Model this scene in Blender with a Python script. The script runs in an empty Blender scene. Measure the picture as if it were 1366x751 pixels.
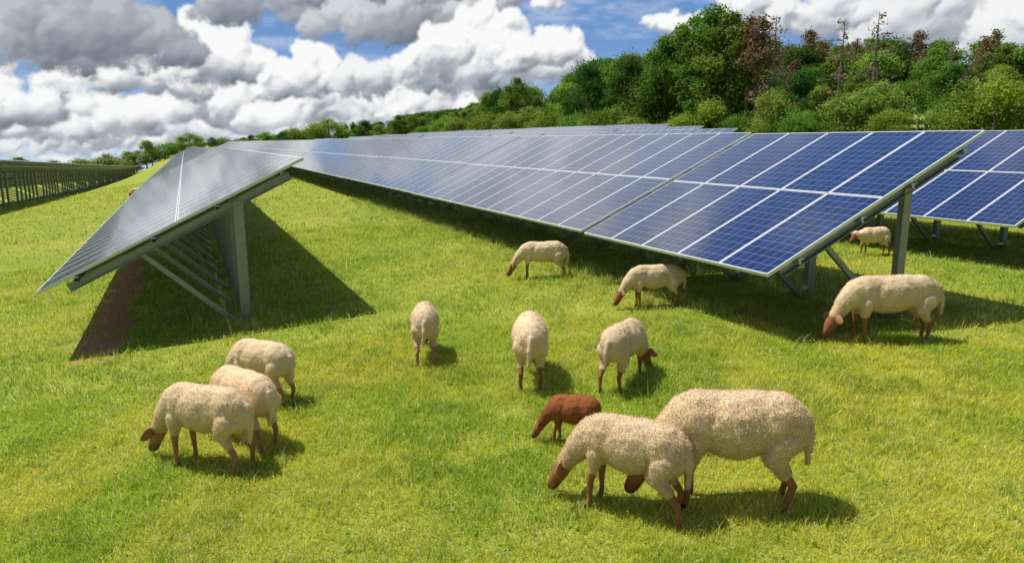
import bpy, bmesh, math, random
import numpy as np
from mathutils import Vector, Matrix, noise as mnoise
random.seed(4); rng=np.random.default_rng(7)
scene=bpy.context.scene; coll=scene.collection
K=1.25
PHI=math.radians(24.33)
P=(math.cos(PHI),math.sin(PHI)); D=(-math.sin(PHI),math.cos(PHI))
SS=np.array([-400,-30,-12,-8,0,2,5,12,17,23,29,35,42,60,80,110,400.])
GG=np.array([-8,-1.6,-1.0,-.75,-.12,.08,.33,.45,.72,1.12,1.48,1.85,2.2,3.0,5,7,16.])
def gN(x,y):
    x=np.asarray(x,float);y=np.asarray(y,float)
    s=x*P[0]+y*P[1];q=x*D[0]+y*D[1]
    z=np.interp(s,SS,GG)
    w=np.clip((2-s)/(9+.05*np.abs(q)),0,1);w=w*w*(3-2*w)
    return z-.034*np.clip(q-35,0,3000)*w
def g(x,y): return float(gN(x,y))
def sq(s,q): return (s*P[0]+q*D[0], s*P[1]+q*D[1])

def link(o,parent=None):
    coll.objects.link(o)
    if parent: o.parent=parent
    return o
def empty(name,loc,rot=(0,0,0)):
    e=bpy.data.objects.new(name,None); e.empty_display_size=.2
    e.location=loc; e.rotation_euler=rot; coll.objects.link(e); return e
def tag(o,label,cat,group=None,kind=None):
    if kind: o["kind"]=kind
    if label:o["label"]=label
    if cat:o["category"]=cat
    if group:o["group"]=group
def npmesh(name,verts,faces,col=None,smooth=False):
    me=bpy.data.meshes.new(name)
    verts=np.asarray(verts,np.float32).reshape(-1,3);faces=np.asarray(faces,np.int32)
    k=faces.shape[1];n=faces.shape[0]
    me.vertices.add(len(verts));me.vertices.foreach_set("co",verts.ravel())
    me.loops.add(n*k);me.loops.foreach_set("vertex_index",faces.ravel())
    me.polygons.add(n);me.polygons.foreach_set("loop_start",np.arange(0,n*k,k,dtype=np.int32))
    me.update(calc_edges=True)
    if col is not None:
        a=me.color_attributes.new("Col",'FLOAT_COLOR','POINT')
        c=np.ones((len(verts),4),np.float32);c[:,:3]=np.asarray(col).reshape(-1,3)
        a.data.foreach_set("color",c.ravel())
    me.polygons.foreach_set("use_smooth",np.full(n,smooth))
    return me

# ---------------- node helpers
def newmat(name):
    m=bpy.data.materials.new(name);m.use_nodes=True
    nt=m.node_tree;nt.nodes.clear()
    out=nt.nodes.new("ShaderNodeOutputMaterial")
    b=nt.nodes.new("ShaderNodeBsdfPrincipled")
    nt.links.new(b.outputs[0],out.inputs[0])
    return m,nt,b,out
class NB:
    def __init__(s,nt): s.nt=nt
    def n(s,t,**kw):
        nd=s.nt.nodes.new(t)
        for k,v in kw.items(): setattr(nd,k,v)
        return nd
    def inp(s,sock,v):
        if isinstance(v,bpy.types.NodeSocket): s.nt.links.new(v,sock)
        else: sock.default_value=v
    def m(s,op,a,b=None,c=None,clamp=False):
        nd=s.n("ShaderNodeMath",operation=op,use_clamp=clamp)
        s.inp(nd.inputs[0],a)
        if b is not None: s.inp(nd.inputs[1],b)
        if c is not None: s.inp(nd.inputs[2],c)
        return nd.outputs[0]
    def noise(s,vec,scale,detail=4,rough=.5,dist=0):
        nd=s.n("ShaderNodeTexNoise");s.inp(nd.inputs["Vector"],vec)
        nd.inputs["Scale"].default_value=scale;nd.inputs["Detail"].default_value=detail
        nd.inputs["Roughness"].default_value=rough;nd.inputs["Distortion"].default_value=dist
        return nd.outputs["Fac"]
    def mix(s,f,a,b,blend='MIX'):
        nd=s.n("ShaderNodeMix",data_type='RGBA',blend_type=blend)
        s.inp(nd.inputs[0],f);s.inp(nd.inputs[6],a);s.inp(nd.inputs[7],b)
        return nd.outputs[2]
    def sm(s,v,a,b,lo=0.,hi=1.):
        nd=s.n("ShaderNodeMapRange",interpolation_type='SMOOTHSTEP')
        s.inp(nd.inputs[0],v);nd.inputs[1].default_value=a;nd.inputs[2].default_value=b
        nd.inputs[3].default_value=lo;nd.inputs[4].default_value=hi
        return nd.outputs[0]
    def bump(s,h,strength,dist,bs):
        nd=s.n("ShaderNodeBump");nd.inputs["Strength"].default_value=strength
        nd.inputs["Distance"].default_value=dist;s.inp(nd.inputs["Height"],h)
        s.nt.links.new(nd.outputs[0],bs.inputs["Normal"])
def rgb(r,g_,b): return (r,g_,b,1)

# ---------------- camera
cd=bpy.data.cameras.new("camera");cam=bpy.data.objects.new("camera",cd);coll.objects.link(cam)
cd.sensor_width=36;cd.lens=25.04;cd.clip_end=6000;cd.clip_start=.05
TH=math.atan(185.5/950)
cam.location=(0,0,2.25);cam.rotation_euler=(math.pi/2-TH,0,0)
scene.camera=cam
scene.view_settings.view_transform='Standard';scene.view_settings.look='None';scene.view_settings.exposure=0

# ---------------- sun + sky light
sd=Vector((.94,-.38,-1.9)).normalized()
sl=bpy.data.lights.new("sun","SUN");sl.energy=5.0;sl.angle=math.radians(.5);sl.color=(1,.95,.86)
so=bpy.data.objects.new("sun",sl);so.rotation_euler=sd.to_track_quat('-Z','Y').to_euler();coll.objects.link(so)
so.location=(0,0,60)
w=bpy.data.worlds.new("World");scene.world=w;w.use_nodes=True
nt=w.node_tree;nt.nodes.clear()
wo=nt.nodes.new("ShaderNodeOutputWorld");bg=nt.nodes.new("ShaderNodeBackground");nt.links.new(bg.outputs[0],wo.inputs[0])
bg.inputs[1].default_value=.07
sky=nt.nodes.new("ShaderNodeTexSky");sky.sky_type='NISHITA';sky.sun_disc=False
sky.sun_elevation=math.asin(-sd.z);sky.sun_rotation=math.atan2(-.94,.38)%(2*math.pi)
sky.air_density=1.0;sky.dust_density=1.5;sky.ozone_density=1.2
nt.links.new(sky.outputs[0],bg.inputs[0])

# ---------------- sky dome with cumulus
def vn(x,y,seed):
    T=np.random.default_rng(seed).uniform(0,1,(256,256))
    i=np.floor(x).astype(int);j=np.floor(y).astype(int);fx=x-i;fy=y-j
    fx=fx**3*(fx*(fx*6-15)+10);fy=fy**3*(fy*(fy*6-15)+10)
    a=T[i%256,j%256];b=T[(i+1)%256,j%256];c=T[i%256,(j+1)%256];d=T[(i+1)%256,(j+1)%256]
    return (a*(1-fx)+b*fx)*(1-fy)+(c*(1-fx)+d*fx)*fy
def fbm(x,y,f,o,seed,rough=.5):
    s=0;a=1;n=0
    for k in range(o):
        s=s+a*(vn(x*f+50,y*f+50,seed+k)-.5);n+=a;a*=rough;f*=2.03
    return s/n*2
def blur(A,k):
    for ax in (0,1):
        for _ in range(2):
            c=np.cumsum(np.pad(A,[(k+1,k) if i==ax else (0,0) for i in (0,1)],mode='edge'),axis=ax)
            n=A.shape[ax];A=(np.take(c,range(2*k+1,2*k+1+n),axis=ax)-np.take(c,range(0,n),axis=ax))/(2*k+1)
    return A
def ss(x,a,b):
    t=np.clip((x-a)/(b-a),0,1);return t*t*(3-2*t)
def sky_colours(az,el,clouds,seed):
    R=np.random.default_rng(seed);st=az[1]-az[0]
    E,A=np.meshgrid(el,az,indexing='ij')
    wx=fbm(A,E,.5,3,100)*.7+fbm(A,E,2.0,5,200,.6)*.34
    wy=fbm(A,E,.5,3,300)*.45+fbm(A,E,2.0,5,400,.6)*.34
    Aw=A+wx;Ew=E+wy
    fine=fbm(A,E,2.2,6,500,.65);mid=fbm(A,E*1.5,.6,4,600)
    t=np.clip(E/22,0,1)[...,None]
    zen=np.array([.06,.18,.50]);mids=np.array([.20,.38,.68]);hor=np.array([.50,.64,.82])
    tt=np.clip(E/8,0,1)[...,None]**.8
    img=(hor*(1-tt)+mids*tt)*(1-t)+zen*t
    veil=(ss(fbm(A*.5,E*1.6,.35,5,700,.6),-.2,.5)*.42)[...,None]
    img=img*(1-veil)+np.array([.78,.83,.90])*veil
    # unseen milky belt added to pale the panel reflections, clearing towards the zenith
    belt=(ss(E,11.5,17)*(1-ss(E,26,36))*.78)[...,None]
    img=img*(1-belt)+np.array([.60,.66,.75])*belt
    for (ca,cb,cw,chh,br,hz) in clouds:
        S=[]
        n0=int(14+cw*chh*.9)
        for _ in range(min(n0,60)):
            x=R.uniform(-1,1);env=chh*(1-x*x)**.6*R.uniform(.55,1.)
            y=R.uniform(0,1)**.8*env;r=chh*R.uniform(.17,.36)*(1-.4*abs(x))
            S.append((ca+x*cw,cb+max(y,r*.55),R.uniform(-.3,.3)*chh,r))
        base=list(S)
        for lvl,(nc,rr) in enumerate(((5,.5),(4,.5))):
            new=[]
            for (x,y,z,r) in base:
                for _ in range(nc):
                    a=R.uniform(-.5,3.64);b=R.uniform(.1,1.2);rad=r*rr*R.uniform(.6,1.15)
                    if rad<st*1.5: continue
                    new.append((x+math.cos(a)*r*math.cos(b)*.95,y+math.sin(a)*r*math.cos(b)*.9,z+r*math.sin(b)*.85,rad))
            S+=new;base=new
        a0,a1=ca-cw*1.3-chh-1.5,ca+cw*1.3+chh+1.5;e0,e1=cb-2,cb+chh*1.7+2
        i0,i1=np.searchsorted(az,[a0,a1]);j0,j1=np.searchsorted(el,[e0,e1])
        if i1-i0<4 or j1-j0<4: continue
        AA=Aw[j0:j1,i0:i1];EE=Ew[j0:j1,i0:i1];H=np.full(AA.shape,-9.)
        for x,y,z,r in S:
            p=int((r+1.2)/st)+1;ci=int((x-az[i0])/st);cj=int((y-el[j0])/st)
            x0,x1=max(0,ci-p),min(H.shape[1],ci+p);y0,y1=max(0,cj-p),min(H.shape[0],cj+p)
            if x1<=x0 or y1<=y0: continue
            d=(AA[y0:y1,x0:x1]-x)**2+(EE[y0:y1,x0:x1]-y)**2
            h=np.where(d<r*r,z+np.sqrt(np.maximum(r*r-d,0)),-9.)
            H[y0:y1,x0:x1]=np.maximum(H[y0:y1,x0:x1],h)
        inside=(H>-8).astype(float)
        al=blur(inside,2)
        bs=ss(EE,cb-.22*chh,cb+.26*chh+.35*mid[j0:j1,i0:i1]*chh)
        al=al*bs;al=ss(al+fine[j0:j1,i0:i1]*.42,.18,.88)
        Hm=np.where(H>-8,H,-chh*.6)
        Hs=blur(Hm,1)*.32+blur(Hm,2)*.34+blur(Hm,max(3,int(.13*chh/st)))*.34
        Hs=Hs+fine[j0:j1,i0:i1]*.010*chh
        gy,gx=np.gradient(Hs,st)
        nl=1/np.sqrt(gx*gx+gy*gy+1)
        lam=(-gx*-.50+ -gy*.66+.56)*nl
        occ=0;big=blur(inside,max(1,int(.10*chh/st)))
        for k in (1,2,3,4):
            dy=int(.16*chh*k/st);dx=int(-.09*chh*k/st)
            yy=np.clip(np.arange(big.shape[0])+dy,0,big.shape[0]-1);xx=np.clip(np.arange(big.shape[1])+dx,0,big.shape[1]-1)
            occ=occ+big[yy][:,xx]*.25
        v=ss((EE-cb)/chh,-.05,.70)
        b=.66+.36*lam+.30*(1-occ)-.38*(1-v)+.18*mid[j0:j1,i0:i1]
        b=np.clip(b,0,1.1)*br
        b=np.clip(b,0,1)[...,None]
        dark=np.array([.17,.195,.24]);m1=np.array([.43,.46,.51]);wh=np.array([.96,.96,.96])
        col=np.where(b<.5,dark+(m1-dark)*(b/.5),m1+(wh-m1)*((b-.5)/.5)**.85)
        col=col*(1-hz)+np.array([.66,.73,.82])*hz
        al=al[...,None]
        img[j0:j1,i0:i1]=img[j0:j1,i0:i1]*(1-al)+col*al
    return img
def pxc(cx,by,w_,h_,br,hz=0.):
    u=(cx-683)/950;a=math.degrees(math.atan(u));k=57.3/950*math.cos(math.radians(a))
    return (a,(190-by)*k,w_*k*math.cos(math.radians(a)),h_*k,br,hz)
RC=np.random.default_rng(21)
CL=[]
for _ in range(40): CL.append(pxc(RC.uniform(-250,1500),RC.uniform(195,232),RC.uniform(60,140),RC.uniform(20,38),RC.uniform(.8,1.),.35))
for _ in range(26): CL.append(pxc(RC.uniform(-200,640),RC.uniform(160,212),RC.uniform(60,120),RC.uniform(30,52),RC.uniform(.78,1.05),.15))
CL+=[pxc(-180,190,200,150,1.15,.1),pxc(60,175,130,80,1.0,.05),pxc(210,188,110,66,.95,.05),pxc(330,175,130,75,1.,.03),pxc(455,178,110,85,1.0),pxc(590,170,90,60,.92),
     pxc(180,135,120,70,1.1),pxc(310,120,75,80,1.15),pxc(430,135,80,60,1.1),pxc(560,135,110,70,.85),
     pxc(-420,170,260,200,1.2,.1),  # clouds out of view on the left are brightened for panel reflections
     pxc(30,100,200,120,.55),pxc(160,88,130,95,.5),pxc(-190,90,160,100,1.0),pxc(410,45,110,80,.55),pxc(560,65,130,90,.62),
     pxc(650,118,115,95,.98),pxc(730,102,62,52,1.12),pxc(500,22,200,60,.6),
     pxc(725,28,22,26,1.),pxc(880,57,60,32,1.05),pxc(990,50,70,55,.9),pxc(1130,60,150,80,.85),pxc(1270,75,170,110,.8),pxc(1420,80,160,130,.85),pxc(1550,120,200,150,.9)]
def dome(az,el,img,Rr,V,F,C,off):
    E,A=np.meshgrid(np.radians(el),np.radians(az),indexing='ij')
    v=np.stack([Rr*np.cos(E)*np.sin(A),Rr*np.cos(E)*np.cos(A),Rr*np.sin(E)+2.25],-1).reshape(-1,3)
    ny,nx=E.shape;i=np.arange(ny-1)[:,None];j=np.arange(nx-1)[None,:];a=i*nx+j+off
    f=np.stack([a,a+1,a+nx+1,a+nx],-1).reshape(-1,4)
    V.append(v);F.append(f);C.append(img.reshape(-1,3));return off+len(v)
V=[];F=[];C=[]
az1=np.arange(-64,64,.085);el1=np.arange(-4,15,.085)
off=dome(az1,el1,sky_colours(az1,el1,CL,3),1700,V,F,C,0)
CU=[]  # unseen clouds above the view, added for what the panels reflect
for _ in range(60):
    e=RC.uniform(13,30);a=RC.uniform(-62,62)
    if a>-4 and e>18: continue  # kept clear so the near panels reflect blue
    CU.append((a,e,RC.uniform(6,14),RC.uniform(4,7),RC.uniform(.85,1.0),.35))
az2=np.arange(-64,64.1,.4);el2=np.arange(14.9,52,.4)
off=dome(az2,el2,sky_colours(az2,el2,CU,5),1700,V,F,C,off)
me=npmesh("sky",np.concatenate(V),np.concatenate(F),np.concatenate(C))
m=bpy.data.materials.new("sky");m.use_nodes=True;nt=m.node_tree;nt.nodes.clear()
o_=nt.nodes.new("ShaderNodeOutputMaterial");em=nt.nodes.new("ShaderNodeEmission");at=nt.nodes.new("ShaderNodeAttribute");at.attribute_name="Col"
nt.links.new(at.outputs["Color"],em.inputs[0]);nt.links.new(em.outputs[0],o_.inputs[0])
m.cycles.emission_sampling='NONE'
me.materials.append(m)
o=link(bpy.data.objects.new("sky",me));tag(o,"blue summer sky with white and grey cumulus clouds","sky",kind="structure")

# ---------------- materials
def mat_ground():
    m,nt,b,o=newmat("meadow_ground");B=NB(nt)
    tc=B.n("ShaderNodeTexCoord");v=tc.outputs["Object"]
    n1=B.noise(v,.35,4,.6);n2=B.noise(v,3.,5,.65);n3=B.noise(v,30,3,.7)
    c=B.mix(B.sm(n1,.35,.65),rgb(.26,.34,.04),rgb(.39,.41,.06))
    c=B.mix(B.sm(n2,.4,.7),c,rgb(.20,.28,.035))
    c=B.mix(B.m('MULTIPLY',B.sm(n3,.45,.7),.5),c,rgb(.40,.37,.12))
    sp=B.n("ShaderNodeSeparateXYZ");nt.links.new(v,sp.inputs[0])
    s=B.m('ADD',B.m('MULTIPLY',sp.outputs[0],P[0]),B.m('MULTIPLY',sp.outputs[1],P[1]))
    q=B.m('ADD',B.m('MULTIPLY',sp.outputs[0],D[0]),B.m('MULTIPLY',sp.outputs[1],D[1]))
    s=B.m('ADD',s,B.m('MULTIPLY',B.m('SUBTRACT',B.noise(v,3.2,6,.8),.5),.7))
    q=B.m('ADD',q,B.m('MULTIPLY',B.m('SUBTRACT',n2,.5),1.6))
    f=B.m('MULTIPLY',B.sm(s,-1.40,-1.30),B.sm(s,-.92,-.82,1,0))
    f=B.m('MULTIPLY',f,B.sm(q,9.0,9.3))
    c=B.mix(f,c,B.mix(n3,rgb(.38,.17,.085),rgb(.66,.36,.20)))
    nt.links.new(c,b.inputs["Base Color"]);b.inputs["Roughness"].default_value=.95
    b.inputs["Specular IOR Level"].default_value=.1
    B.bump(B.m('ADD',n3,n2),.8,.06,b)
    return m
def mat_foliage(name,trans=.35,var=.25,hv=.06):
    m=bpy.data.materials.new(name);m.use_nodes=True;nt=m.node_tree;nt.nodes.clear();B=NB(nt)
    out=B.n("ShaderNodeOutputMaterial");at=B.n("ShaderNodeAttribute",attribute_name="Col")
    src=at.outputs["Color"]
    if var:
        oi=B.n("ShaderNodeObjectInfo");hsv=B.n("ShaderNodeHueSaturation")
        B.inp(hsv.inputs["Hue"],B.m('ADD',B.m('MULTIPLY',B.m('SUBTRACT',oi.outputs["Random"],.5),hv),.5))
        B.inp(hsv.inputs["Value"],B.m('ADD',B.m('MULTIPLY',oi.outputs["Random"],var*2),1-var))
        nt.links.new(src,hsv.inputs["Color"]);src=hsv.outputs[0]
    d=B.n("ShaderNodeBsdfDiffuse");t=B.n("ShaderNodeBsdfTranslucent");mx=B.n("ShaderNodeMixShader")
    nt.links.new(src,d.inputs[0]);nt.links.new(src,t.inputs[0])
    mx.inputs[0].default_value=trans
    nt.links.new(d.outputs[0],mx.inputs[1]);nt.links.new(t.outputs[0],mx.inputs[2]);nt.links.new(mx.outputs[0],out.inputs[0])
    return m
def mat_simple(name,col,rough=.6,metal=0,nscale=8,namt=.25,bump=0.,bscale=40):
    m,nt,b,o=newmat(name);B=NB(nt);tc=B.n("ShaderNodeTexCoord")
    n=B.noise(tc.outputs["Object"],nscale,4,.6)
    c=B.mix(n,rgb(*[k*(1-namt) for k in col]),rgb(*[min(1,k*(1+namt)) for k in col]))
    nt.links.new(c,b.inputs["Base Color"]);b.inputs["Roughness"].default_value=rough;b.inputs["Metallic"].default_value=metal
    if bump: B.bump(B.noise(tc.outputs["Object"],bscale,3,.6),bump,.01,b)
    return m
def mat_cells():
    m,nt,b,o=newmat("solar_cells");B=NB(nt)
    uv=B.n("ShaderNodeUVMap");uv.uv_map="UVMap"
    sp=B.n("ShaderNodeSeparateXYZ");nt.links.new(uv.outputs[0],sp.inputs[0])
    U=B.m('MULTIPLY',sp.outputs[0],6.);V=B.m('MULTIPLY',sp.outputs[1],12.)
    fu=B.m('FRACT',U);fv=B.m('FRACT',V)
    du=B.m('ABSOLUTE',B.m('SUBTRACT',fu,.5));dv=B.m('ABSOLUTE',B.m('SUBTRACT',fv,.5))
    gap=B.m('MAXIMUM',B.m('GREATER_THAN',du,.475),B.m('GREATER_THAN',dv,.48))
    bus=B.m('LESS_THAN',B.m('ABSOLUTE',B.m('SUBTRACT',B.m('FRACT',B.m('MULTIPLY',fu,3.)),.5)),.02)
    cv=B.n("ShaderNodeCombineXYZ");B.inp(cv.inputs[0],B.m('FLOOR',U));B.inp(cv.inputs[1],B.m('FLOOR',V))
    oi=B.n("ShaderNodeObjectInfo");B.inp(cv.inputs[2],B.m('MULTIPLY',oi.outputs["Random"],50.))
    wn=B.n("ShaderNodeTexWhiteNoise",noise_dimensions='3D');nt.links.new(cv.outputs[0],wn.inputs["Vector"])
    c=B.mix(wn.outputs["Value"],rgb(.006,.015,.060),rgb(.013,.030,.115))
    c=B.mix(B.m('MULTIPLY',oi.outputs["Random"],.35),c,rgb(.010,.014,.05))
    c=B.mix(B.m('MULTIPLY',bus,.25),c,rgb(.22,.26,.36))
    c=B.mix(B.m('MULTIPLY',gap,.6),c,rgb(.34,.38,.46))
    nt.links.new(c,b.inputs["Base Color"])
    b.inputs["Roughness"].default_value=.14
    b.inputs["IOR"].default_value=1.5
    b.inputs["Coat Weight"].default_value=.8;b.inputs["Coat Roughness"].default_value=.06;b.inputs["Coat IOR"].default_value=1.5
    # dust-like sheen added for paler sky glare, strongest at shallow angles
    b.inputs["Sheen Weight"].default_value=.35;b.inputs["Sheen Roughness"].default_value=.25;b.inputs["Sheen Tint"].default_value=rgb(.82,.88,.95)
    return m
M_ground=mat_ground()
M_grass=mat_foliage("grass_blades",.5,0)
M_leaf=mat_foliage("tree_leaves",.4,.18,.05)
M_needle=mat_foliage("conifer_needles",.3,.15,.015)
M_wool=mat_foliage("wool_curls",.3,0)
M_bark=mat_simple("bark",(.19,.155,.12),.9,0,6,.4)
M_steel=mat_simple("galvanised_steel",(.30,.32,.34),.5,.5,9,.3,.15,60)
M_alu=mat_simple("aluminium_frame",(.76,.78,.80),.4,.2,9,.1)
M_back=mat_simple("panel_backsheet",(.13,.135,.14),.6,0,5,.15)
M_ear=mat_simple("ear_skin",(.40,.19,.10),.8,0,20,.3)
M_cell=mat_cells()
M_eye=mat_simple("eye_dark",(.01,.008,.006),.15)

# ---------------- ground sheet
def build_ground():
    R=np.concatenate([[0],np.geomspace(.6,1800,160)]);A=np.linspace(0,2*np.pi,241)[:-1]
    nr,na=len(R),len(A)
    X=np.outer(R,np.cos(A)).ravel();Y=np.outer(R,np.sin(A)).ravel()
    Z=gN(X,Y)
    i=np.arange(nr-1)[:,None];j=np.arange(na)[None,:]
    a=i*na+j;b=i*na+(j+1)%na
    f=np.stack([a,a+na,b+na,b],-1).reshape(-1,4)
    me=npmesh("meadow",np.stack([X,Y,Z],1),f,smooth=True);me.materials.append(M_ground)
    o=link(bpy.data.objects.new("ground",me));tag(o,"sunlit green meadow sloping up towards a wooded hill","meadow",kind="structure")
build_ground()

# ---------------- solar tables
PW=.70;MW=.690;MH=1.63;PHh=1.642;NC=12;ZL=.65
def beam(bm,p0,p1,w,h,mi=0,up=(0,0,1)):
    p0=Vector(p0);p1=Vector(p1);d=(p1-p0).normalized();up=Vector(up)
    s=d.cross(up)
    if s.length<1e-3: s=Vector((0,1,0))
    s.normalize();u=s.cross(d).normalized()
    vs=[bm.verts.new(p+s*a*w/2+u*b*h/2) for p in (p0,p1) for a,b in ((-1,-1),(1,-1),(1,1),(-1,1))]
    fs=[(0,1,2,3),(7,6,5,4),(0,4,5,1),(1,5,6,2),(2,6,7,3),(3,7,4,0)]
    for f in fs:
        ff=bm.faces.new([vs[k] for k in f]);ff.material_index=mi
def channel(bm,p0,p1,w,h,t,mi=0,up=(0,1,0)):
    p0=Vector(p0);p1=Vector(p1);d=(p1-p0).normalized();up=Vector(up)
    s=d.cross(up).normalized();u=s.cross(d).normalized()
    beam(bm,p0,p1,t,h-2*t,mi,u)
    for k in (-1,1):
        o=u*(h/2-t/2)*k+s*(w/2-t/2)
        beam(bm,p0+o,p1+o,w,t,mi,u)
def bm_to_mesh(bm,name,mats):
    me=bpy.data.meshes.new(name);bmesh.ops.recalc_face_normals(bm,faces=bm.faces);bm.to_mesh(me);bm.free()
    for m in mats: me.materials.append(m)
    return me
def add_module(bm,uvl,org,fx,fy,fz):
    org=Vector(org);th=.036;fr=.014
    def pt(a,b,c): return org+fx*a+fy*b+fz*c
    def box(a0,a1,b0,b1,c0,c1,mi):
        v=[bm.verts.new(pt(a,b,c)) for c in (c0,c1) for a,b in ((a0,b0),(a1,b0),(a1,b1),(a0,b1))]
        for f in ((3,2,1,0),(4,5,6,7),(0,1,5,4),(1,2,6,5),(2,3,7,6),(3,0,4,7)):
            ff=bm.faces.new([v[k] for k in f]);ff.material_index=mi
    box(0,MH,0,fr,0,th,1);box(0,MH,MW-fr,MW,0,th,1)
    box(0,fr,fr,MW-fr,0,th,1);box(MH-fr,MH,fr,MW-fr,0,th,1)
    zt=th-.0025
    v=[bm.verts.new(pt(a,b,zt)) for a,b in ((fr,fr),(MH-fr,fr),(MH-fr,MW-fr),(fr,MW-fr))]
    f=bm.faces.new(v);f.material_index=0
    for l,uv in zip(f.loops,((0,0),(0,1),(1,1),(1,0))): l[uvl].uv=uv
    v=[bm.verts.new(pt(a,b,zt-.008)) for a,b in ((fr,fr),(fr,MW-fr),(MH-fr,MW-fr),(MH-fr,fr))]
    f=bm.faces.new(v);f.material_index=2
class Kit:
    """all meshes of one table type: tilt angle and post position"""
    def __init__(s,deg,px,bx):
        s.al=math.radians(deg);s.px=px;s.bx=bx
        s.FX=Vector((math.cos(s.al),0,math.sin(s.al)));s.FY=Vector((0,1,0));s.FZ=Vector((-math.sin(s.al),0,math.cos(s.al)))
        z=s.zat;s.pur={}
        bm=bmesh.new();uvl=bm.loops.layers.uv.new("UVMap");add_module(bm,uvl,(0,0,0),s.FX,s.FY,s.FZ)
        s.mod=bpy.data.meshes.new("solar_panel");bm.to_mesh(s.mod);bm.free()
        for m in (M_cell,M_alu,M_back): s.mod.materials.append(m)
        bm=bmesh.new();channel(bm,(px,0,-.6),(px,0,z(px)-.10),.07,.115,.010,0,(1,0,0))
        beam(bm,(px-.06,.045,z(px)-.24),(px+.06,.045,z(px)-.24),.008,.16)
        s.post=bm_to_mesh(bm,"post",[M_steel])
        bm=bmesh.new();channel(bm,(px-.05,.06,.0),(bx,.06,z(bx)-.10),.045,.055,.008,0,(0,0,1))
        s.brace=bm_to_mesh(bm,"brace",[M_steel])
        bm=bmesh.new();channel(bm,(.28,.03,z(.28)-.115),(2.74,.03,z(2.74)-.115),.05,.10,.008,0,(0,0,1))
        s.raft=bm_to_mesh(bm,"rafter",[M_steel])
    def zat(s,x): return ZL+x*math.tan(s.al)
    def purlin(s,n):
        if n not in s.pur:
            bm=bmesh.new();channel(bm,(0,-.05,0),(0,n*PW+.01,0),.05,.055,.006,0,(0,0,1));s.pur[n]=bm_to_mesh(bm,"purlin",[M_steel])
        return s.pur[n]
    def far(s):
        if hasattr(s,"farm"): return s.farm
        n=NC;bm=bmesh.new();uvl=bm.loops.layers.uv.new("UVMap")
        for i in range(n):
            for r in range(2): add_module(bm,uvl,Vector((0,i*PW,ZL))+s.FX*(r*PHh),s.FX,s.FY,s.FZ)
        L=n*PW
        for k in range(int(L/1.2)):
            y=.3+k*1.2
            beam(bm,(s.px,y,-.8),(s.px,y,s.zat(s.px)-.02),.08,.12,3,(0,1,0))
            beam(bm,(s.px,y,.1),(.5,y,s.zat(.5)-.05),.05,.05,3)
        for x in (.35,1.15,1.85,2.6): beam(bm,(x,0,s.zat(x)-.04),(x,L,s.zat(x)-.04),.05,.05,3)
        me=bpy.data.meshes.new("solar_table");bm.to_mesh(me);bm.free()
        for m in (M_cell,M_alu,M_back,M_steel): me.materials.append(m)
        s.farm=me;return me
KA=Kit(27.4,2.12,1.0);KB=Kit(24.7,1.98,.85)
def table(kit,s,q0,n,near,group,label,dz=0,roll=0,sc=1.,sx=1.):
    L=n*PW
    c=sq(s,q0)
    za=g(*sq(s,q0));zb=g(*sq(s,q0+L))
    loc=(c[0],c[1],za+dz);rot=(math.atan2(zb-za,L),roll,PHI)
    if not near:
        o=bpy.data.objects.new("solar_table",kit.far());o.location=loc;o.rotation_euler=rot;o.scale=(sc*sx,1,sc);coll.objects.link(o)
        tag(o,label,"solar panel table",group);return o
    e=empty("solar_table",loc,rot);e.scale=(sx,1,1);tag(e,label,"solar panel table",group)
    for i in range(n):
        for r in range(2):
            o=bpy.data.objects.new("solar_panel",kit.mod)
            o.location=Vector((0,i*PW,ZL))+kit.FX*(r*PHh);link(o,e)
    y=.10;step=1.2
    while y<L:
        for me,nm in ((kit.post,"post"),(kit.brace,"brace"),(kit.raft,"rafter")):
            o=bpy.data.objects.new(nm,me);o.location=(0,y,0);link(o,e)
        y+=step
    for x in (.36,1.16,1.86,2.62):
        o=bpy.data.objects.new("purlin",kit.purlin(n));o.location=(x,0,kit.zat(x)-.032);link(o,e)
    return e
LB="long tilted solar table on galvanised posts in the meadow"
TL=NC*PW+.015
q=9.6
for i in range(16):
    table(KA,-1.68,q,NC,i<3,"solar tables of the nearer field","pale glaring solar table on galvanised posts over grass" if i else "solar table end with exposed steel posts and braces",dz=.12+(.01*random.random() if i else 0),roll=random.uniform(-.002,.002),sx=1.06);q+=TL
table(KB,5.0,5.1,5,True,"solar tables of the nearer field","short blue solar table casting shade on grazing sheep",dz=0)
q=5.1+5*PW+.08
for i in range(17):
    table(KB,5.0,q,NC,i<3,"solar tables of the nearer field",LB,dz=.03+random.uniform(-.008,.008),roll=random.uniform(-.002,.002));q+=TL
q=6.2
for i in range(8):
    table(KB,10.6,q,NC,i<1,"solar tables of the nearer field",LB,dz=random.uniform(-.02,.02));q+=TL
for s0,q0,n in ((17,22.5,12),(23,32,11),(29,43,10),(35,54,9)):
    q=q0
    for i in range(n):
        table(KB,s0,q,NC,False,"solar tables of the rear slope","distant solar table rising over the slope",dz=random.uniform(-.04,.04),roll=random.uniform(-.01,.01));q+=TL
q=24
for i in range(16):
    table(KB,-11.4,q,NC,False,"solar tables with dark undersides","dark backed solar table on close steel posts",dz=.15,sc=1.2);q+=TL

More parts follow.
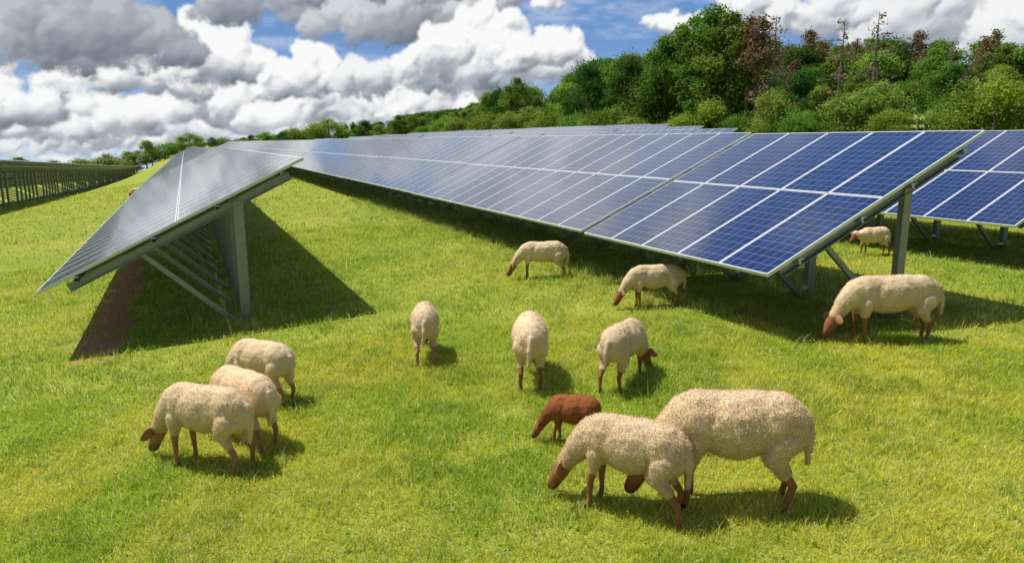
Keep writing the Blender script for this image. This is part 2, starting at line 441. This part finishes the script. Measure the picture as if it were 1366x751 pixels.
# ---------------- trees
def quads(cent,nrm,size,colr,aspect=1.6):
    n=len(cent)
    nrm=nrm/np.linalg.norm(nrm,axis=1,keepdims=True)
    r=rng.normal(size=(n,3));t=np.cross(nrm,r);t/=np.linalg.norm(t,axis=1,keepdims=True);b=np.cross(nrm,t)
    s=np.broadcast_to(size,(n,))[:,None]
    v=np.stack([cent-t*s*aspect/2,cent-b*s/2,cent+t*s*aspect/2,cent+b*s/2],1)
    f=np.arange(n*4).reshape(n,4)
    return v.reshape(-1,3),f,np.repeat(colr,4,axis=0)
def cone_tube(bm,pts,rad,seg=8):
    rings=[]
    for i,p in enumerate(pts):
        p=Vector(p)
        d=(Vector(pts[min(i+1,len(pts)-1)])-Vector(pts[max(i-1,0)])).normalized()
        a=d.orthogonal().normalized();b=d.cross(a)
        rings.append([bm.verts.new(p+(a*math.cos(2*math.pi*k/seg)+b*math.sin(2*math.pi*k/seg))*rad[i]) for k in range(seg)])
    for r0,r1 in zip(rings,rings[1:]):
        for k in range(seg): bm.faces.new((r0[k],r0[(k+1)%seg],r1[(k+1)%seg],r1[k]))
def decid(seed,shape,base,n=9000):
    R=np.random.default_rng(seed);rd=random.Random(seed)
    rx,z0,z1=shape
    lobes=[]
    for i in range(40):
        h=R.uniform(0,1);zz=z0+(z1-z0)*h
        prof=math.sin(math.pi*min(1,(h*.86+.14)))**.6
        a=R.uniform(0,6.28);r=rx*prof*R.uniform(.2,.9)
        lobes.append((r*math.cos(a),r*math.sin(a),zz,R.uniform(.5,1.3)*rx/3))
    lobes=np.array(lobes)
    li=R.integers(0,len(lobes),n);L=lobes[li]
    d=R.normal(size=(n,3));d/=np.linalg.norm(d,axis=1,keepdims=True)
    rr=L[:,3]*(R.uniform(0.25,1.25,n)**.6)*(1+.3*np.sin(7*d[:,0]+seed)*np.cos(6*d[:,1]))
    c=L[:,:3]+d*rr[:,None]*np.array([1,1,.8])
    nr=d*.7+R.normal(size=(n,3))*.65+[0,0,.4]
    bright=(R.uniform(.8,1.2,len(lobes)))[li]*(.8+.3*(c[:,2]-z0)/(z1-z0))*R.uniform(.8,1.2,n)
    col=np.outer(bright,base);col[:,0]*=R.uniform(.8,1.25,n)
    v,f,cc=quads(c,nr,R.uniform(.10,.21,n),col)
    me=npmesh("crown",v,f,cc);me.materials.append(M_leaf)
    bm=bmesh.new()
    top=z1*.85
    cone_tube(bm,[(0,0,-.6),(.05,.02,z0*.5),(0.1,-.05,z0*1.1),(-.05,.1,top)],[.24,.18,.15,.03])
    for i in range(7):
        l=lobes[rd.randrange(len(lobes))];zz=max(z0*.7,l[2]-rd.uniform(1.,2.))
        cone_tube(bm,[(0,0,zz),(l[0]*.5,l[1]*.5,(zz+l[2])/2-.1),(l[0],l[1],l[2])],[.08,.05,.02],6)
    return bm_to_mesh(bm,"trunk",[M_bark]),me
def spruce(seed,base,dens_=1.,zlow=2.2):
    R=np.random.default_rng(seed);C=[];N=[]
    bm=bmesh.new();cone_tube(bm,[(0,0,-.6),(0.02,0,5),(-.03,.02,10.2)],[.17,.12,.02])
    for lv in range(36):
        z=zlow+lv*(10.2-zlow)/36;rad=min(1.5,(10.6-z)*.34+.25)
        for k in range(5):
            if R.uniform()>.8*dens_+.15: continue
            a=R.uniform(0,6.28);r=rad*R.uniform(.35,1.25)
            p0=np.array([0,0,z]);p1=np.array([math.cos(a)*r,math.sin(a)*r,z-r*.1+R.uniform(-.2,.3)])
            cone_tube(bm,[tuple(p0),tuple(p1)],[.028,.008],4)
            m=int(24*dens_*r+3);tt=R.uniform(.3,1,m)[:,None]
            C.append(p0+(p1-p0)*tt+R.normal(size=(m,3))*[.18,.18,.13]);N.append(R.normal(size=(m,3))+[0,0,.6])
    C=np.concatenate(C);N=np.concatenate(N);n=len(C)
    col=np.outer(R.uniform(.6,1.4,n),base)
    v,f,cc=quads(C,N,R.uniform(.09,.18,n),col,2.2)
    me=npmesh("crown",v,f,cc);me.materials.append(M_needle)
    return bm_to_mesh(bm,"trunk",[M_bark]),me
G1=(.17,.29,.045);G2=(.12,.22,.038);G3=(.24,.35,.055);G4=(.075,.16,.03)
TREES=[("broadleaf_tree",decid(1,(3.0,1.8,9.4),G1)),("broadleaf_tree",decid(2,(2.6,1.6,9.5),G2)),("broadleaf_tree",decid(3,(3.4,1.4,9.2),G4)),
       ("broadleaf_tree",decid(4,(2.9,2.0,9.6),G3)),("broadleaf_tree",decid(5,(2.5,1.3,9.6),G1)),("broadleaf_tree",decid(6,(3.1,1.5,9.3),G2))]
SPR=[("spruce_tree",spruce(11,(.28,.19,.10),.7,5.0)),("spruce_tree",spruce(12,(.33,.24,.14),.5,4.4)),("spruce_tree",spruce(13,(.19,.21,.07),.8,3.6)),("spruce_tree",spruce(14,(.25,.20,.15),.2)),("spruce_tree",spruce(15,(.27,.185,.10),.6,6.2))]
BUSH=[("bush",decid(21,(3.8,.8,5.2),G3,6000)),("bush",decid(22,(3.6,.6,5.0),G1,6000)),("bush",decid(23,(3.2,.6,6.2),(.26,.36,.075),6000))]
LABT={"broadleaf_tree":"dense green broadleaf tree at the wood's edge","spruce_tree":"thin brown drying conifer among green trees","bush":"bushy fresh green shrub behind the solar field"}
NT=[0]
def tree(kind,s,q,h,wsc=1.):
    nm,(tr,cr_)=kind;x,y=sq(s,q)
    e=empty(nm,(x,y,g(x,y)),(0,0,random.uniform(0,6.28)))
    base=10. if nm!="bush" else 5.6
    k=h/base;e.scale=(k*wsc,k*wsc,k)
    lab=LABT[nm]
    if nm=="spruce_tree" and kind is SPR[3]: lab="bare dead spruce with thin grey branches"
    tag(e,lab,{"broadleaf_tree":"tree","spruce_tree":"tree","bush":"shrub"}[nm],"trees of the wooded hillside" if nm!="bush" else "shrubs along the wood's edge")
    link(bpy.data.objects.new("trunk",tr),e);link(bpy.data.objects.new("crown",cr_),e);NT[0]+=1
QQ=[20,27,36,43,51,56,62.5,71,77,86,91,99,112,133,155,194,240,330]
ZT=[8,8.7,9.6,10.6,11.6,13.6,12.8,12.3,12.9,11.6,8.4,11.3,9.9,8.6,9.2,8.8,8.0,7.]
def ztop(q,s):
    return 2.25+(np.interp(q*47/s,QQ,ZT)-2.25)*s/47
for s0,f0,f1,step in ((72,.92,1.03,2.0),(63,.84,1.0,2.1),(55,.68,.93,2.8),(47.5,.4,.75,3.8)):
    q=18.
    while q<165*(s0/47.):
        ss_=s0+random.uniform(-2,2);qq=q+random.uniform(-1,1)
        zt=ztop(qq,ss_);x,y=sq(ss_,qq);h=(zt-g(x,y))*random.uniform(f0,f1)
        qe=qq*47/ss_
        r=random.random()
        psp=.45 if qe<40 else (.5 if qe<53 else (.22 if qe<64 else .04))
        if s0<50: psp*=.1
        if s0==55: psp*=.6
        if r<psp: tree(random.choice(SPR[:3]+SPR[:2]+SPR[3:]+SPR[4:]),ss_,qq,h*random.uniform(.96,1.06),1.1)
        else: tree(random.choice(TREES),ss_,qq,h*(.95 if s0>50 else 1),random.uniform(1.0,1.3))
        q+=step*random.uniform(.7,1.2)*(1+max(0,q-60)*.012)
for k,qe,h in ((TREES[2],79,9.6),(TREES[1],56,12.4),(TREES[4],59,11.9),(TREES[0],53.5,11.6),(TREES[5],63,10.8),(TREES[2],70,9.5),(TREES[0],100,9.5),(SPR[4],51,10.4),(SPR[3],48,10.),(SPR[4],49.5,10.2),(SPR[3],38,8.8),(SPR[3],41,8.8),(TREES[3],112,8.),(TREES[2],107,8.5)):
    tree(k,46,qe,h,1.05 if k is not TREES[2] else 1.0)
q=19.
while q<150:
    tree(random.choice(BUSH),43.5+random.uniform(-1.2,1.8),q,random.uniform(1.8,4.2),random.uniform(1.1,1.5));q+=random.uniform(1.8,3.4)*(1+max(0,q-70)*.012)
for s0,fh in ((47,.85),(60,1.1)):
    q=120.
    while q<340:
        tree(random.choice(TREES),s0+random.uniform(-3,4),q,float(np.interp(q,QQ,ZT)-2.0)*random.uniform(.7,1.08)*fh,random.uniform(1.2,2.0));q+=random.uniform(5,9)*(1+max(0,q-200)*.01)
for s_,q_,h in ((-9,190,6.6),(-13,196,6.),(-11,192,4.6),(-7,198,4.8),(-5,200,4.),(-2,196,3.6),(1,200,4.2),(7,205,3.2),(10,208,3.4),(13,205,3.),(4,206,3.2),(17,210,3.6),(20,200,3.),(24,206,3.8),(28,210,4.4),(33,205,5.),(38,210,5.8),(-18,205,5.4),(-16,200,4.),(-22,210,4.6),(-30,230,5.),(-26,225,5.4),(-34,235,4.5),(31,212,4.),(22,215,3.8),(15,215,3.),(36,215,5.),(26,213,4.2)):
    tree(random.choice(TREES[:4]+BUSH),s_+random.uniform(-.7,.7),q_,h,random.uniform(1.3,2.1))
s_=-200.
while s_<-30:
    tree(random.choice(TREES[:4]+BUSH),s_,300+random.uniform(-15,15),random.uniform(5,8.5),1.9);s_+=random.uniform(8,12)
print("trees",NT[0])

# ---------------- grass
def vnoise(x,y,f,seed): return vn(x*f+1000,y*f+1000,seed)
def soilmask(x,y):
    s=x*P[0]+y*P[1]+(vnoise(x,y,3.5,31)-.5)*.4;q=x*D[0]+y*D[1]+(vnoise(x,y,3,32)-.5)
    return (s>-1.38)&(s<-.85)&(q>9.1)
def table_shade(x,y): # shade below the tables, painted into the grass colour
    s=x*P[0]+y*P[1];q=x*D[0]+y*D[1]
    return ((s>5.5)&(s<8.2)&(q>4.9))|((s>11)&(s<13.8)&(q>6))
def blades(x,y,h,wdt,col,lean0=.2,lean1=1.1):
    n=len(x);z=gN(x,y)-.005
    ang=rng.uniform(0,6.28,n);lean=rng.uniform(lean0,lean1,n)*h;la=rng.uniform(0,6.28,n)
    dx,dy=np.cos(ang)*wdt/2,np.sin(ang)*wdt/2
    lx,ly=np.cos(la)*lean,np.sin(la)*lean
    p=np.stack([x,y,z],1)
    o=np.stack([dx,dy,np.zeros(n)],1);m=p+np.stack([lx*.35,ly*.35,h*.6],1);tp=p+np.stack([lx,ly,h],1)
    v=np.stack([p-o,p+o,m-o*.8,m+o*.8,tp],1)
    idx=np.arange(n)[:,None]*5
    f=np.concatenate([idx+[0,1,3],idx+[0,3,2],idx+[2,3,4]],0)
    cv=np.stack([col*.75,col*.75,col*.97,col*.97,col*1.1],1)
    return v.reshape(-1,3),f,np.minimum(cv,.95).reshape(-1,3)
def grass(zones):
    V=[];Fc=[];Cc=[];off=0
    for n,r0,r1,wid,h0,pw in zones:
        a=rng.uniform(-.74,.74,n);r=(rng.uniform(0,1,n)*(r1**pw-r0**pw)+r0**pw)**(1/pw)
        x=r*np.sin(a);y=r*np.cos(a)
        # thinner growth between tufts lets the ground show
        den=vnoise(x,y,9.,41)*.6+vnoise(x,y,3.5,42)*.4
        keep=~(soilmask(x,y)&(rng.uniform(0,1,n)<.95))&(rng.uniform(0,1,n)<np.clip(.35+1.5*den,0,1))
        x,y,r=x[keep],y[keep],r[keep];n=len(x);den=den[keep]
        cl=vnoise(x,y,2.2,1)*.45+den*.55
        big=vnoise(x,y,.45,3)*.5+vnoise(x,y,1.5,13)*.5
        h=h0*(.35+1.2*cl)*rng.uniform(.55,1.4,n)
        tall=(rng.uniform(0,1,n)<.022);h=np.where(tall,h*2.1,h)
        wdt=wid*(r/r0)**.5*rng.uniform(.6,1.5,n)
        wdt=np.where(tall,wdt*.7,wdt)
        kA=np.array([.47,.62,.055]);kB=np.array([.80,.76,.11]);kD=np.array([.26,.44,.04]);kS=np.array([.88,.79,.36])
        t=np.clip((big-.36)*2.8+rng.normal(0,.25,n),0,1)[:,None]
        c=kA*(1-t)+kB*t
        t2=np.clip((cl-.52)*4+rng.normal(0,.18,n),0,1)[:,None]*.65;c=c*(1-t2)+kD*t2
        st=(rng.uniform(0,1,n)<.04+.12*vnoise(x,y,1.1,5)**2)[:,None];c=np.where(st|tall[:,None],kS,c)
        c=c*rng.uniform(.75,1.22,(n,1));c=np.where(table_shade(x,y)[:,None],c*.6,c)
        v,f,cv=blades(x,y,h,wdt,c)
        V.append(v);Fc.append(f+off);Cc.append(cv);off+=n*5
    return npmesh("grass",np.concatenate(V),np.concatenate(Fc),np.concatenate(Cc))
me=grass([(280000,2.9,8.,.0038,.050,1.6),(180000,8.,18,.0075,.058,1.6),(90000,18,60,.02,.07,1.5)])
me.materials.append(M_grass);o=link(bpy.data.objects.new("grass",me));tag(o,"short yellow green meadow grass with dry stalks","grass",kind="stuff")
def tussock():
    pts=[]
    for s0,qa,qb,nn,hm in ((.5,9.2,22,220,1.3),(-.1,9.6,20,60,1),(7.1,5.2,20,240,1.35),(5.2,6,24,220,1.2),(3.9,8,30,60,.8),(12.7,6.4,30,120,1.2),(10.5,8,30,80,1),(2.2,9,30,60,.8)):
        for _ in range(nn): pts.append((s0+random.gauss(0,.28),random.uniform(qa,qb),hm))
    k=0
    while k<700:
        s,q=random.uniform(-4,10),random.uniform(2.,18)
        x,y=sq(s,q)
        if float(vn(np.array([x*.7+90]),np.array([y*.7+90]),77)[0])>random.uniform(.25,.75): pts.append((s,q,random.uniform(.4,.8)));k+=1
    X=[];Y=[];Hh=[];TT=[]
    for s,q,hm in pts:
        x,y=sq(s,q);tt=random.random();sp_=random.uniform(.03,.07)
        for _ in range(random.randint(16,40)): X.append(x+random.gauss(0,sp_));Y.append(y+random.gauss(0,sp_));Hh.append(hm);TT.append(tt)
    x=np.array(X);y=np.array(Y);n=len(x);Hh=np.array(Hh);TT=np.array(TT)[:,None]
    h=rng.uniform(.05,.17,n)*Hh
    c=(np.array([.28,.46,.05])*(1-TT)+np.array([.58,.64,.11])*TT)*rng.uniform(.6,1.3,(n,1));st=(rng.uniform(0,1,n)<.2)[:,None];c=np.where(st,np.array([.80,.74,.38]),c)
    v,f,cv=blades(x,y,h,.005,c,.1,.75)
    return npmesh("tussocks",v,f,cv)
me=tussock();me.materials.append(M_grass);o=link(bpy.data.objects.new("tall_grass",me));tag(o,"taller uneven grass tussocks around the steel posts","grass",kind="stuff")
def weeds():
    n=800;a=rng.uniform(-.72,.74,n);r=rng.uniform(3.,11,n);x0=r*np.sin(a);y0=r*np.cos(a)
    m=8;x=np.repeat(x0,m)+rng.normal(0,.03,n*m);y=np.repeat(y0,m)+rng.normal(0,.03,n*m)
    c=np.stack([x,y,gN(x,y)+rng.uniform(.0,.035,n*m)],1)
    col=np.array([.26,.42,.055])*rng.uniform(.7,1.4,(n*m,1))
    v,f,cc=quads(c,rng.normal(size=(n*m,3))*.45+[0,0,1],rng.uniform(.010,.022,n*m),col,1.7)
    return npmesh("weeds",v,f,cc)
me=weeds();me.materials.append(M_grass);o=link(bpy.data.objects.new("broadleaf_weeds",me));tag(o,"small broad leaved weeds scattered in the meadow","weeds",kind="stuff")
def flowers():
    n=7000;a=rng.uniform(-.7,.74,n);r=rng.uniform(3.2,14,n);x=r*np.sin(a);y=r*np.cos(a)
    k=vnoise(x,y,.5,9)+.25*(x/r)>.48;x,y,r=x[k],y[k],r[k];n=len(x)
    c=np.stack([x,y,gN(x,y)+rng.uniform(.035,.07,n)],1)
    col=np.where((rng.uniform(0,1,n)<.55)[:,None],np.array([.80,.80,.72]),np.array([.78,.60,.06]))
    v,f,cc=quads(c,rng.normal(size=(n,3))*.4+[0,0,1],.010*(r/4)**.6,col,1.)
    return npmesh("flowers",v,f,cc)
me=flowers();me.materials.append(M_grass);o=link(bpy.data.objects.new("wild_flowers",me));tag(o,"tiny white and yellow wild flowers in grass","flowers",kind="stuff")

# ---------------- sheep
def mat_sheep():
    m,nt,b,o=newmat("sheep_fleece_and_skin");B=NB(nt)
    at=B.n("ShaderNodeAttribute",attribute_name="Col");tc=B.n("ShaderNodeTexCoord");v=tc.outputs["Object"]
    n=B.noise(v,95,3,.65);n2=B.noise(v,7,3,.6);n3=B.noise(v,50,3,.6,1.5)
    c=B.mix(B.sm(n2,.35,.7,0,.3),at.outputs["Color"],B.mix(1.,at.outputs["Color"],rgb(.70,.62,.52),'MULTIPLY'))
    c=B.mix(B.sm(n3,.48,.66,0,.25),c,B.mix(1.,c,rgb(.62,.54,.44),'MULTIPLY'))
    nt.links.new(c,b.inputs["Base Color"]);b.inputs["Roughness"].default_value=.95;b.inputs["Specular IOR Level"].default_value=.1
    B.bump(B.m('ADD',B.m('MULTIPLY',n,.6),B.m('MULTIPLY',n3,-1.)),.7,.007,b)
    return m
M_sheep=mat_sheep()
bmI=bmesh.new();bmesh.ops.create_icosphere(bmI,subdivisions=2,radius=1)
IV=np.array([v.co[:] for v in bmI.verts]);IF=np.array([[v.index for v in f.verts] for f in bmI.faces]);bmI.free()
def ear_mesh(sgn):
    v=IV.copy();t=(v[:,1]+1)/2      # 0 root .. 1 tip
    wd=.044*(.5+.8*np.sin(np.pi*np.clip(t*.8+.1,0,1)))
    x=v[:,0]*.011;y=t*.17;z=v[:,2]*wd-.025*t*t;x=x-.02*t
    me=npmesh("ear",np.stack([x,y*sgn,z],1),IF if sgn>0 else IF[:,::-1],smooth=True);me.materials.append(M_ear);return me
ME_ear={1:ear_mesh(1),-1:ear_mesh(-1)}
bm=bmesh.new();bmesh.ops.create_uvsphere(bm,u_segments=10,v_segments=6,radius=.013);ME_eye=bm_to_mesh(bm,"eye",[M_eye])
def sheep(x,y,yaw,sc,ln=1.,hy=0.,seed=0,brown=False,vox=.0125,label="",up=0.,fat=.92,nf=16000):
    rd=random.Random(seed)
    S=[]
    def ell(c,r,t=0,rot=None): S.append((np.array(c,float),np.array(r if hasattr(r,'__len__') else (r,r,r),float),rot,t))
    def cap(p0,r0,p1,r1,t):
        p0=np.array(p0,float);p1=np.array(p1,float);L=np.linalg.norm(p1-p0);n=max(2,int(L/(min(r0,r1)*.35))+1)
        for k in range(n+1):
            f=k/n;ell(p0*(1-f)+p1*f,r0*(1-f)+r1*f,t)
    # rump with a squared-off back end, loin, barrel, chest
    ell((-.33*ln,0,.60),(.20,.17*fat,.20));ell((-.43*ln,0,.60),(.12,.14*fat,.155));ell((-.44*ln,0,.52),(.11,.13*fat,.13))
    ell((-.05*ln,0,.565),(.32*ln,.205*fat,.22));ell((.18*ln,0,.575),(.205,.175*fat,.21));ell((.1*ln,0,.635),(.3*ln,.13,.15))
    ell((-.2*ln,0,.635),(.3*ln,.15*fat,.165))
    ell((.28*ln,0,.53),(.12,.13*fat,.15))
    nx=.33*ln;ch,sh=math.cos(hy),math.sin(hy)
    up2=up-.03
    def H(a,b,c): return (nx+a*ch-b*sh,a*sh+b*ch,c)
    cap(H(-.06,0,.60),.145,H(.08,0,.46+up*.4),.110,0);cap(H(.08,0,.46+up*.4),.102,H(.180,0,.350+up2),.074,0)
    cap(H(.200,0,.31+up2),.073,H(.240,0,.235+up2),.066,1);cap(H(.240,0,.235+up2),.063,H(.285,0,.145+up2),.052,1)
    ell(H(.295,0,.125+up2),(.047,.049,.044),1);ell(H(.215,0,.255+up2),(.058,.061,.060),1)
    for sgn in (-1,1):
        st=rd.uniform(-.06,.06)
        X=.24*ln;yy=sgn*.10
        cap((X-.03,yy,.48),.078,(X-.01,yy,.35),.045,0);cap((X-.01,yy,.35),.038,(X+st*.5+.004,yy,.24),.030,1)
        cap((X+st*.5+.004,yy,.24),.029,(X+st*.7,yy,.10),.021,1);cap((X+st*.7,yy,.10),.024,(X+st+.01,yy,.05),.023,1)
        cap((X+st+.01,yy,.04),.026,(X+st+.03,yy,.02),.028,2)
        st=rd.uniform(-.08,.06);X=-.36*ln;yy=sgn*.105
        cap((X-.02,yy*.85,.51),.106,(X+.03,yy,.41),.074,0);cap((X+.03,yy,.41),.064,(X-.05+st*.4,yy,.30),.040,0)
        cap((X-.05+st*.4,yy,.30),.035,(X-.11+st*.5,yy,.225),.028,1)
        cap((X-.11+st*.5,yy,.225),.028,(X-.09+st,yy,.09),.021,1);cap((X-.09+st,yy,.09),.024,(X-.075+st,yy,.05),.023,1)
        cap((X-.075+st,yy,.04),.026,(X-.05+st,yy,.02),.028,2)
    cap((-.53*ln-.01,0,.65),.030,(-.575*ln,0.01,.52),.032,0);cap((-.575*ln,.01,.52),.030,(-.565*ln,.02,.35),.022,0)
    VV=[];FF=[];off=0
    for c,r,rot,t in S:
        VV.append(IV*r+c);FF.append(IF+off);off+=len(IV)
    me0=npmesh("tmp",np.concatenate(VV),np.concatenate(FF))
    ob=bpy.data.objects.new("sheep",me0);coll.objects.link(ob)
    md=ob.modifiers.new("r","REMESH");md.mode='VOXEL';md.voxel_size=vox
    md=ob.modifiers.new("s","SMOOTH");md.factor=.5;md.iterations=7
    dg=bpy.context.evaluated_depsgraph_get();dg.update()
    me=bpy.data.meshes.new_from_object(ob.evaluated_get(dg))
    ob.modifiers.clear();ob.data=me;me.name="sheep_body"
    n=len(me.vertices);co=np.empty(n*3,np.float32);me.vertices.foreach_get("co",co);co=co.reshape(-1,3)
    no=np.array([v.normal[:] for v in me.vertices])
    best=np.full(n,1e9);tg=np.zeros(n,int)
    for c,r,rot,t in S:
        d=(np.linalg.norm((co-c)/r,axis=1)-1)*r.min()
        m_=d<best;best[m_]=d[m_];tg[m_]=t
    wool=tg==0
    if brown: cw=np.array([.34,.125,.05])
    else: cw=np.array([.84,.67,.45])*rd.uniform(.90,1.04)
    cb=np.array([.34,.145,.07]);chf=np.array([.05,.035,.025])
    if not brown and seed in (1,2,3,4): cb=np.array([.42,.23,.12])
    col=np.where(wool[:,None],cw,cb);col[tg==2]=chf
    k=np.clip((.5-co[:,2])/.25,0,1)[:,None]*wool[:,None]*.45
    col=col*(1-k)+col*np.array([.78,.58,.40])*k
    # darker muzzle fading up the nose
    fk=(np.clip((.17+up-co[:,2])/.06,0,1)*((tg==1)&(co[:,0]>.45*ln)))[:,None]*.5;col=col*(1-fk)
    so_=seed*3.7
    for i in range(n):
        if wool[i]:
            p=Vector(co[i])
            a=mnoise.noise(p*4+Vector((so_,0,0)))*.011+mnoise.noise(p*15+Vector((0,so_,0)))*.004+mnoise.noise(p*45)*.003
            co[i]+=no[i]*a
        else:
            co[i]+=no[i]*mnoise.noise(Vector(co[i])*20)*.002
    me.vertices.foreach_set("co",co.ravel())
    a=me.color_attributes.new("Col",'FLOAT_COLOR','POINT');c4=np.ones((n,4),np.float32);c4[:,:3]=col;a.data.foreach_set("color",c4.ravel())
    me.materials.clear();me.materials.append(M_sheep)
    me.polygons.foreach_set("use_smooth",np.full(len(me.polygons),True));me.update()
    ob.location=(x,y,g(x,y)-.022);ob.rotation_euler=(0,0,math.radians(yaw));ob.scale=(sc,sc,sc)
    tag(ob,label,"sheep","sheep grazing among the solar tables")
    # fine short wool curls over the fleece
    wi=np.nonzero(wool)[0];pick=wi[rng.integers(0,len(wi),nf)]
    c0=co[pick]+rng.normal(0,vox*.4,(nf,3));nn=no[pick]
    dr=nn+rng.normal(0,.7,(nf,3));dr/=np.linalg.norm(dr,axis=1,keepdims=True)
    sd_=np.cross(dr,rng.normal(size=(nf,3)));sd_/=np.linalg.norm(sd_,axis=1,keepdims=True)
    Lh=rng.uniform(.005,.011,nf)[:,None];wd=rng.uniform(.0012,.0024,nf)[:,None]
    b0=c0-nn*.003;tip=b0+dr*Lh
    v=np.stack([b0-sd_*wd,b0+sd_*wd,tip+sd_*wd*.8,tip-sd_*wd*.8],1).reshape(-1,3)
    cc=col[pick]*rng.uniform(.94,1.10,(nf,1));cc=np.minimum(cc,.95)
    fm=npmesh("fleece",v,np.arange(nf*4).reshape(nf,4),np.repeat(cc,4,axis=0));fm.materials.append(M_wool)
    link(bpy.data.objects.new("fleece",fm),ob)
    for sgn in (-1,1):
        eo=bpy.data.objects.new("eye",ME_eye);eo.location=H(.234,sgn*.059,.265+up2);link(eo,ob)
        ea=bpy.data.objects.new("ear",ME_ear[sgn]);ea.location=H(.205,sgn*.04,.325+up2);ea.rotation_euler=(sgn*rd.uniform(-.05,.2),0,hy+sgn*-.1);link(ea,ob)
    return ob
CW="cream sheep with brown legs, "
sheep(-2.30,6.22,150,.76,.98,.3,1,label=CW+"standing behind another",fat=.97)
sheep(-2.15,5.36,140,.80,.98,.2,2,label=CW+"overlapped by its neighbour",nf=24000)
sheep(-2.30,4.98,158,.84,.97,0,3,vox=.011,label=CW+"grazing with tail hanging",nf=30000)
sheep(-.89,7.05,97,.74,.95,0,4,label=CW+"seen from behind",fat=1.)
sheep(.16,6.2,90,.80,1.,0,5,label=CW+"seen from the rear while grazing",fat=1.03,nf=20000)
sheep(.98,5.95,60,.73,.98,-.3,6,label=CW+"grazing turned away",fat=1.,nf=20000)
sheep(.40,10.3,180,.71,1.03,0,7,label=CW+"grazing beside the solar table shade",nf=9000)
sheep(1.66,8.32,184,.67,1.05,.1,8,label=CW+"grazing at the shaded table edge",nf=9000)
sheep(3.60,6.72,180,.86,1.12,.1,9,label=CW+"grazing beside a steel post")
sheep(5.93,11.65,185,.62,.85,0,10,up=.3,label=CW+"head raised under the panels",nf=6000)
sheep(.42,4.84,163,.50,.74,0,11,brown=True,fat=1.12,label="small dark reddish brown lamb grazing",nf=16000)
sheep(.66,3.93,150,.77,.90,.1,12,vox=.0105,label=CW+"grazing head down in grass",fat=.97,nf=48000)
sheep(1.25,3.92,170,.92,.88,.1,13,vox=.0105,fat=1.05,label="large cream woolly sheep, the biggest, grazing",nf=54000)
sheep(-18.1,34.5,170,.6,1.,0,14,label=CW+"alone far out on the meadow",nf=1500)

# ---------------- bring the whole place to real-world size
for o in list(scene.objects):
    if o.parent is None:
        o.location=Vector(o.location)*K
        if o.type in('MESH','EMPTY'): o.scale=Vector(o.scale)*K
